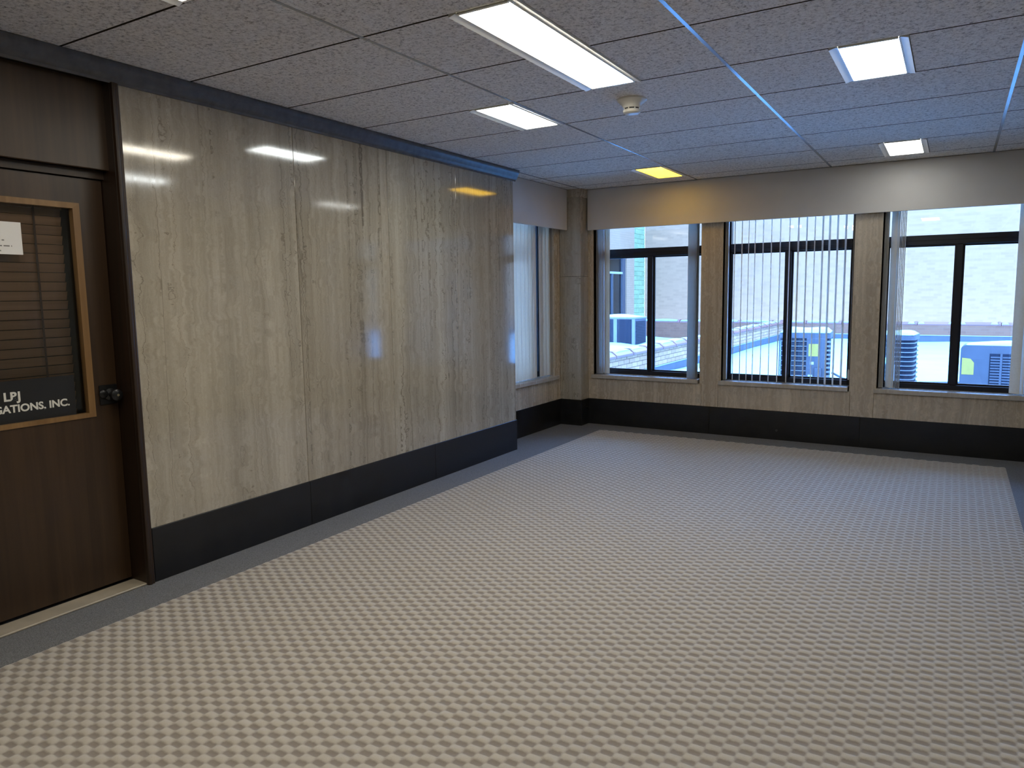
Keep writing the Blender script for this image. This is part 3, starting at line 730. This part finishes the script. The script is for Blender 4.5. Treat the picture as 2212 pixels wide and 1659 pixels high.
# side parapet with real bricks, flashing, coping tiles
sp_ = thing('parapet_wall', (XP-0.15, 9.0, 0), 'low pale brick parapet running away from the windows with clay coping', 'parapet')
build(B((XP-0.30, 8.3, -0.3), (XP-0.012, YP, 0.455)), 'core', 'mortar', sp_)
bm_ = MB().box((-0.05, -0.1, -0.032), (0.0, 0.1, 0.032)).mesh('brick', bevel=0.004); bm_.materials.append(MT['brick'])
for r in range(4):
    y = 8.4+(0.105 if r % 2 else 0.0)
    while y < 21.8 and y < 8.4+0.21*64:
        o = bpy.data.objects.new('brick', bm_); COL.objects.link(o); o.parent = sp_
        o.location = (XP-sp_.location.x+random.uniform(-0.002, 0.002), y-9.0, 0.225+0.074*r-0.005); y += 0.21
build(B((XP-0.02, 8.3, -0.1), (XP+0.004, YP, 0.175)), 'flashing', 'flash', sp_)
build(B((XP, 8.3, 0.170), (XP+0.014, YP, 0.186)), 'termination_bar', 'termbar', sp_)
def coping(axis, L_):
    pr = [(-0.19, 0.0), (0.05, 0.0), (0.05, 0.035), (-0.02, 0.085), (-0.12, 0.085), (-0.19, 0.035)]
    pc = [(q*1.08+0.003, z_*1.22) for q, z_ in pr]
    m = MB()
    if axis == 'Y': m.prism(pr, 0.0, L_-0.008, 'Y').prism(pc, L_-0.07, L_-0.008, 'Y')
    else: m.prism([(-q, z_) for q, z_ in pr], 0.0, L_-0.008, 'X').prism([(-q, z_) for q, z_ in pc], L_-0.07, L_-0.008, 'X')
    me = m.mesh('coping_tile', bevel=0.004); me.materials.append(MT['coping']); return me
cm = coping('Y', 0.65)
y = 8.35
while y < YP-0.3:
    o = bpy.data.objects.new('coping_tile', cm); COL.objects.link(o); o.parent = sp_; o.location = (XP-sp_.location.x, y-9.0, 0.455)
    y += 0.65
k = 0; y = 8.36
while y < YP-0.8:                                    # snow resting on the coping between the collars
    hh = random.uniform(0.02, 0.05)
    def zf(x, yy, y=y, hh=hh):
        t = (yy-y)/0.56; u = (x-(XP-0.20))/0.20
        return 0.53+hh*max(0, math.sin(math.pi*min(1, max(0, t))))**0.4*max(0.0, math.sin(math.pi*min(1, max(0, u))))**0.4
    o = snow_mesh('coping_snow', XP-0.20, XP-0.005, y, y+0.56, 6, 10, zf, 0.50, sp_); y += 0.65
# far parapet
fp = thing('parapet_wall', (2.0, YP+0.15, 0), 'low brick parapet across the far edge of the roof', 'parapet')
build(B((-6.0, YP, -0.3), (33.5, YP+0.28, 0.44)), 'brickwork', 'parabrick', fp)
build(B((XP, YP-0.012, -0.1), (33.5, YP+0.002, 0.17)), 'flashing', 'flash', fp)
build(B((XP, YP-0.022, 0.165), (33.5, YP-0.010, 0.185)), 'termination_bar', 'termbar', fp)
cm2 = coping('X', 0.95)
x = -6.0
while x < 16.0:
    o = bpy.data.objects.new('coping_tile', cm2); COL.objects.link(o); o.parent = fp; o.location = (x-2.0, YP-fp.location.y+0.05, 0.44)
    hh = random.uniform(0.015, 0.045) if x < 1 else random.uniform(0.004, 0.02)
    def zf(xx, yy, x=x, hh=hh):
        t = (xx-x-0.05)/0.82; u = (yy-YP-0.02)/0.16
        return 0.515+hh*max(0, math.sin(math.pi*min(1, max(0, t))))**0.4*max(0.0, math.sin(math.pi*min(1, max(0, u))))**0.3
    if x < 0.8: snow_mesh('coping_snow', x+0.03, x+0.86, YP+0.01, YP+0.19, 10, 4, zf, 0.49, fp)
    else:
        for c0, c1 in ((x+0.01, x+0.16), (x+0.72, x+0.88)):
            def zp(xx, yy, c0=c0, c1=c1):
                t = (xx-c0)/(c1-c0); u = (yy-YP-0.005)/0.17
                return 0.49+0.055*max(0, math.sin(math.pi*min(1, max(0, t))))**0.6*max(0.0, math.sin(math.pi*min(1, max(0, u))))**0.4
            snow_mesh('coping_snow', c0, c1, YP+0.005, YP+0.175, 8, 5, zp, 0.475, fp)
    x += 0.95
# neighbouring buildings
YW = 24.0
fb = thing('building', (4, YW, 0), 'tall plain tan brick building wall filling the view beyond the roof', 'building')
build(B((-6.07, YW, -2), (36, YW+0.4, 6.2)), 'brick_wall', 'farbrick', fb)
lb = thing('building', (-6.07, 20, 0), 'pale brick building with a window and green glazed corner blocks beyond the snow', 'building')
wz0, wz1, wy0, wy1 = 0.55, 2.62, 19.6, 22.38
m = MB().box((-6.5, 17.5, -2), (-6.07, wy0, 6.8)).box((-6.5, wy1, -2), (-6.07, YW-0.97, 6.8)).box((-6.5, wy0, -2), (-6.07, wy1, wz0)).box((-6.5, wy0, wz1), (-6.07, wy1, 6.8))
build(m, 'brick_wall', 'leftbrick', lb)
build(B((-6.5, YW-0.97, -2), (-6.09, YW, 6.8)), 'block_backing', 'mortar', lb)
gm = MB().box((-0.02, 0.002, 0.003), (0.02, 0.318, 0.155)).mesh('glazed_block', bevel=0.004); gm.materials.append(MT['glazed'])
gh = MB().box((-0.02, 0.002, 0.003), (0.02, 0.156, 0.155)).mesh('glazed_block', bevel=0.004); gh.materials.append(MT['glazed'])
z = 0.4; r = 0
while z < 5.2:
    ys_ = [(0, gm), (0.323, gm), (0.646, gm)] if r % 2 == 0 else [(0, gh), (0.161, gm), (0.484, gm), (0.807, gh)]
    for dy, mm in ys_:
        o = bpy.data.objects.new('glazed_block', mm); COL.objects.link(o); o.parent = lb; o.location = (-0.02, YW-0.97+dy-20, z)
    z += 0.158; r += 1
wn = build(MB().box((-6.22, wy1-0.22, wz0), (-6.12, wy1, wz1)).box((-6.22, wy0, wz1-0.06), (-6.12, wy1-0.22, wz1)).box((-6.22, wy0, wz0), (-6.12, wy1-0.22, wz0+0.06)).box((-6.22, wy0, wz0+0.06), (-6.12, wy0+0.1, wz1-0.06)), 'window_frame', 'extframe', lb)
build(B((-6.215, wy0+0.1, 2.02), (-6.125, wy1-0.22, 2.09)), 'meeting_rail', 'termbar', wn)
build(B((-6.215, 21.35, wz0+0.06), (-6.13, 21.42, 2.02)), 'sash_stile', 'extframe', wn)
build(B((-6.19, wy0+0.1, wz0+0.06), (-6.185, wy1-0.22, wz1-0.06)), 'pane', 'glass', wn)
build(B((-6.40, wy0+0.05, wz0), (-6.38, wy1, wz1)), 'curtain', 'curtain', wn)

# ------------------------------------------------------------------ air conditioners on the roof
def snowcap(root, w_, d_, z, hh, name='snow_cap'):
    rs = random.random()*6
    def zf(x, y):
        u = abs(2*x/w_); t = abs(2*y/d_)
        return z+hh*(max(0, 1-u**4)*max(0, 1-t**4))**0.5*(0.8+0.25*math.sin(7*x+rs)+0.15*math.sin(11*y+rs))
    m = MB(); n = 14
    for j in range(n+1):
        for i in range(n+1):
            x = -w_/2+w_*i/n; y = -d_/2+d_*j/n; m.v.append((x, y, zf(x, y)))
    for j in range(n):
        for i in range(n):
            a = j*(n+1)+i; m.f.append((a, a+1, a+n+2, a+n+1))
    b0 = len(m.v); m.v += [(-w_/2, -d_/2, z-0.002), (w_/2, -d_/2, z-0.002), (w_/2, d_/2, z-0.002), (-w_/2, d_/2, z-0.002)]
    m.f.append((b0+3, b0+2, b0+1, b0))
    return local(m, name, 'snow', root, smooth=True)
def rbox(w_, d_, z0, z1, r=0.05, n=5):
    pr = []
    for cx_, cy_, a0 in ((w_/2-r, d_/2-r, 0), (-w_/2+r, d_/2-r, 90), (-w_/2+r, -d_/2+r, 180), (w_/2-r, -d_/2+r, 270)):
        for k in range(n+1):
            t = math.radians(a0+90*k/n); pr.append((cx_+r*math.cos(t), cy_+r*math.sin(t)))
    return MB().prism(pr, z0, z1, 'Z')
# unit seen through the middle window
W2, D2, H2 = 0.70, 0.66, 0.80
ac = thing('air_conditioner', (1.50, 11.30, 0.02), 'grey condenser unit with snow cap and yellow sticker behind the middle window', 'air conditioner', 'rooftop condensers', rz=math.radians(5))
local(rbox(W2-0.04, D2-0.04, 0.05, H2-0.10, 0.05), 'coil', 'ac_dark', ac, smooth=True)
local(rbox(W2, D2, 0.0, 0.05, 0.06), 'base_pan', 'ac', ac, smooth=True)
local(rbox(W2, D2, H2-0.10, H2-0.02, 0.07), 'top_cover', 'ac', ac, smooth=True)
fx = -D2/2
for k in range(9):
    zb = 0.075+0.072*k
    local(MB().box((-W2/2+0.01, fx+0.002, zb), (0.03, fx+0.012, zb+0.010)), 'grille_bar', 'ac_light', ac)
for k in range(22):
    xb = -W2/2+0.02+0.0165*k
    local(MB().box((xb, fx+0.012, 0.05), (xb+0.004, fx+0.016, H2-0.1)), 'grille_rod', 'ac', ac)
local(MB().box((-W2/2, fx, 0.05), (-W2/2+0.016, fx+0.02, H2-0.1)), 'corner_post', 'ac', ac)
pnl = local(MB().box((0.03, fx-0.004, 0.05), (W2/2-0.05, fx+0.03, H2-0.10)), 'access_panel', 'ac', ac, bevel=0.004)
local(MB().box((0.06, fx-0.006, 0.44), (0.20, fx-0.004, 0.62)), 'energy_sticker', 'yellow', pnl)
local(MB().box((0.085, fx-0.006, 0.32), (0.135, fx-0.004, 0.36)), 'small_sticker', 'sticker', pnl)
local(MB().box((0.06, fx-0.006, 0.11), (0.12, fx-0.004, 0.17)), 'small_sticker', 'sticker', pnl)
local(MB().box((0.15, fx-0.045, 0.10), (0.24, fx-0.005, 0.27)), 'valve_box', 'ac', pnl, bevel=0.004)
for k in range(10):
    zb = 0.08+0.062*k
    local(MB().box((W2/2-0.05, fx+0.0, zb), (W2/2+0.002, fx+0.05, zb+0.026)), 'louver', 'ac_light', ac, bevel=0.003)
snowcap(ac, W2-0.02, D2, H2-0.02, 0.085)
# round-cornered unit behind the third window, left
W3, D3, H3 = 0.62, 0.62, 0.78
ac = thing('air_conditioner', (2.66, 11.25, 0.03), 'ribbed round-cornered condenser with snow on top and a switch box', 'air conditioner', 'rooftop condensers', rz=math.radians(-4))
local(rbox(W3-0.05, D3-0.05, 0.05, H3-0.09, 0.10, 8), 'coil', 'ac_dark', ac, smooth=True)
local(rbox(W3, D3, 0.0, 0.05, 0.12, 8), 'base_pan', 'ac', ac, smooth=True)
local(rbox(W3, D3, H3-0.09, H3-0.02, 0.12, 8), 'top_cover', 'ac', ac, smooth=True)
for k in range(10):
    zb = 0.085+0.062*k
    local(rbox(W3-0.012, D3-0.012, zb, zb+0.013, 0.12, 8), 'guard_rib', 'ac_light', ac, smooth=True)
local(rbox(0.18, 0.02, 0.05, H3-0.09, 0.008, 2), 'access_panel', 'ac', ac, smooth=True).location = (-0.14, -D3/2, 0)
bxs = local(MB().box((0.00, -D3/2-0.10, 0.10), (0.09, -D3/2-0.012, 0.36)), 'switch_box', 'ac_light', ac, bevel=0.006)
local(MB().lathe([(0.06, 0.0), (0.075, 0.02), (0.06, 0.06), (0.02, 0.085)], (-0.03, -D3/2-0.07, 0.37), 'Z', 14), 'box_snow', 'snow', bxs, smooth=True)
local(MB().tube([(0.03, -D3/2-0.06, 0.10), (0.035, -D3/2-0.09, 0.05), (0.10, -D3/2-0.12, 0.02), (0.20, -D3/2-0.10, 0.02)], 0.013), 'conduit', 'hose', ac, smooth=True)
snowcap(ac, W3-0.04, D3-0.04, H3-0.02, 0.05)
# squat louvred unit behind the third window, right
W4, D4, H4 = 0.86, 0.36, 0.70
ac = thing('air_conditioner', (3.905, 10.60, 0.04), 'squat grey condenser with louvred front and yellow sticker on its rounded corner', 'air conditioner', 'rooftop condensers', rz=math.radians(-3))
pr = []
for cx_, cz_, a0 in ((W4/2-0.05, H4-0.09, 0), (-W4/2+0.07, H4-0.09, 90)):
    for k in range(7):
        t = math.radians(a0+90*k/6); pr.append((cx_+0.06*math.cos(t), cz_+0.06*math.sin(t)))
pr += [(-W4/2+0.01, 0.0), (W4/2+0.01, 0.0)]
local(MB().prism(pr, -D4/2, D4/2, 'Y'), 'casing', 'ac', ac, bevel=0.004)
fx = -D4/2
rec_ = local(MB().box((-0.11, fx-0.003, 0.06), (0.40, fx+0.004, H4-0.13)), 'louvre_recess', 'ac_dark', ac)
for c in range(4):
    for k in range(14):
        zb = 0.075+0.034*k
        local(MB().box((-0.10+0.125*c, fx-0.012, zb), (-0.10+0.125*c+0.100, fx-0.002, zb+0.018)), 'louver', 'ac', rec_)
    local(MB().box((-0.002+0.125*c, fx-0.013, 0.06), (0.022+0.125*c, fx-0.002, H4-0.13)), 'louvre_divider', 'ac', rec_)
st = MB().prism([(-0.40, 0.30), (-0.27, 0.30), (-0.27, 0.45), (-0.31, 0.50), (-0.40, 0.51)], fx-0.003, fx-0.001, 'Y')
local(st, 'energy_sticker', 'yellow', ac)
local(MB().tube([(-0.36, fx-0.02, 0.09), (-0.30, fx-0.05, 0.07), (-0.22, fx-0.04, 0.09)], 0.010), 'valve', 'termbar', ac, smooth=True)
snowcap(ac, W4-0.12, D4-0.02, H4-0.032, 0.045)
# boxy unit on the higher snow, behind the first window
W1, D1, H1 = 0.95, 0.55, 0.68
ac = thing('air_conditioner', (-2.76, 14.2, 0.24), 'dark panelled boxy unit half sunk in snow behind the window nearest the column', 'air conditioner', 'rooftop condensers', rz=math.radians(-3))
local(MB().box((-W1/2, -D1/2, 0), (W1/2, D1/2, H1-0.06)), 'casing', 'ac', ac, bevel=0.006)
local(MB().box((-W1/2-0.01, -D1/2-0.01, H1-0.06), (W1/2+0.01, D1/2+0.01, H1-0.02)), 'top_cover', 'ac_light', ac, bevel=0.006)
for a, b in ((-W1/2+0.02, -0.02), (0.06, W1/2-0.07)):
    local(MB().box((a, -D1/2-0.006, 0.02), (b, -D1/2, H1-0.07)), 'coil_panel', 'ac_dark', ac)
local(MB().box((-0.02, -D1/2-0.012, 0.0), (0.06, -D1/2, H1-0.06)), 'centre_post', 'ac_light', ac)
local(MB().box((W1/2-0.07, -D1/2-0.012, 0.0), (W1/2, -D1/2, H1-0.06)), 'corner_post', 'ac_light', ac)
for k in range(16):
    zb = 0.06+0.033*k
    local(MB().box((W1/2, -D1/2+0.03, zb), (W1/2+0.012, D1/2-0.05, zb+0.018)), 'louver', 'ac_dark', ac)
snowcap(ac, W1, D1, H1-0.02, 0.05)
# cables across the snow
def cable(pts, r, label):
    o = build(MB().tube(pts, r, 8), 'cable', 'hose', smooth=True); tag(o, label, 'cable', 'cables on the snow')
cable([(1.90, 11.10, 0.22), (2.05, 11.0, 0.16), (2.3, 10.9, 0.10), (2.62, 10.75, 0.055), (2.9, 10.6, 0.05)], 0.016, 'dark line running from the snow-capped condenser across the snow')
cable([(2.95, 11.1, 0.10), (3.2, 10.9, 0.055), (3.45, 10.75, 0.06), (3.62, 10.5, 0.09)], 0.014, 'dark cable on the snow between the ribbed and the squat condenser')
cable([(3.0, 11.6, 0.08), (3.3, 11.9, 0.06), (3.8, 12.0, 0.075), (4.3, 12.1, 0.085)], 0.014, 'dark cable on the snow behind the squat condenser')
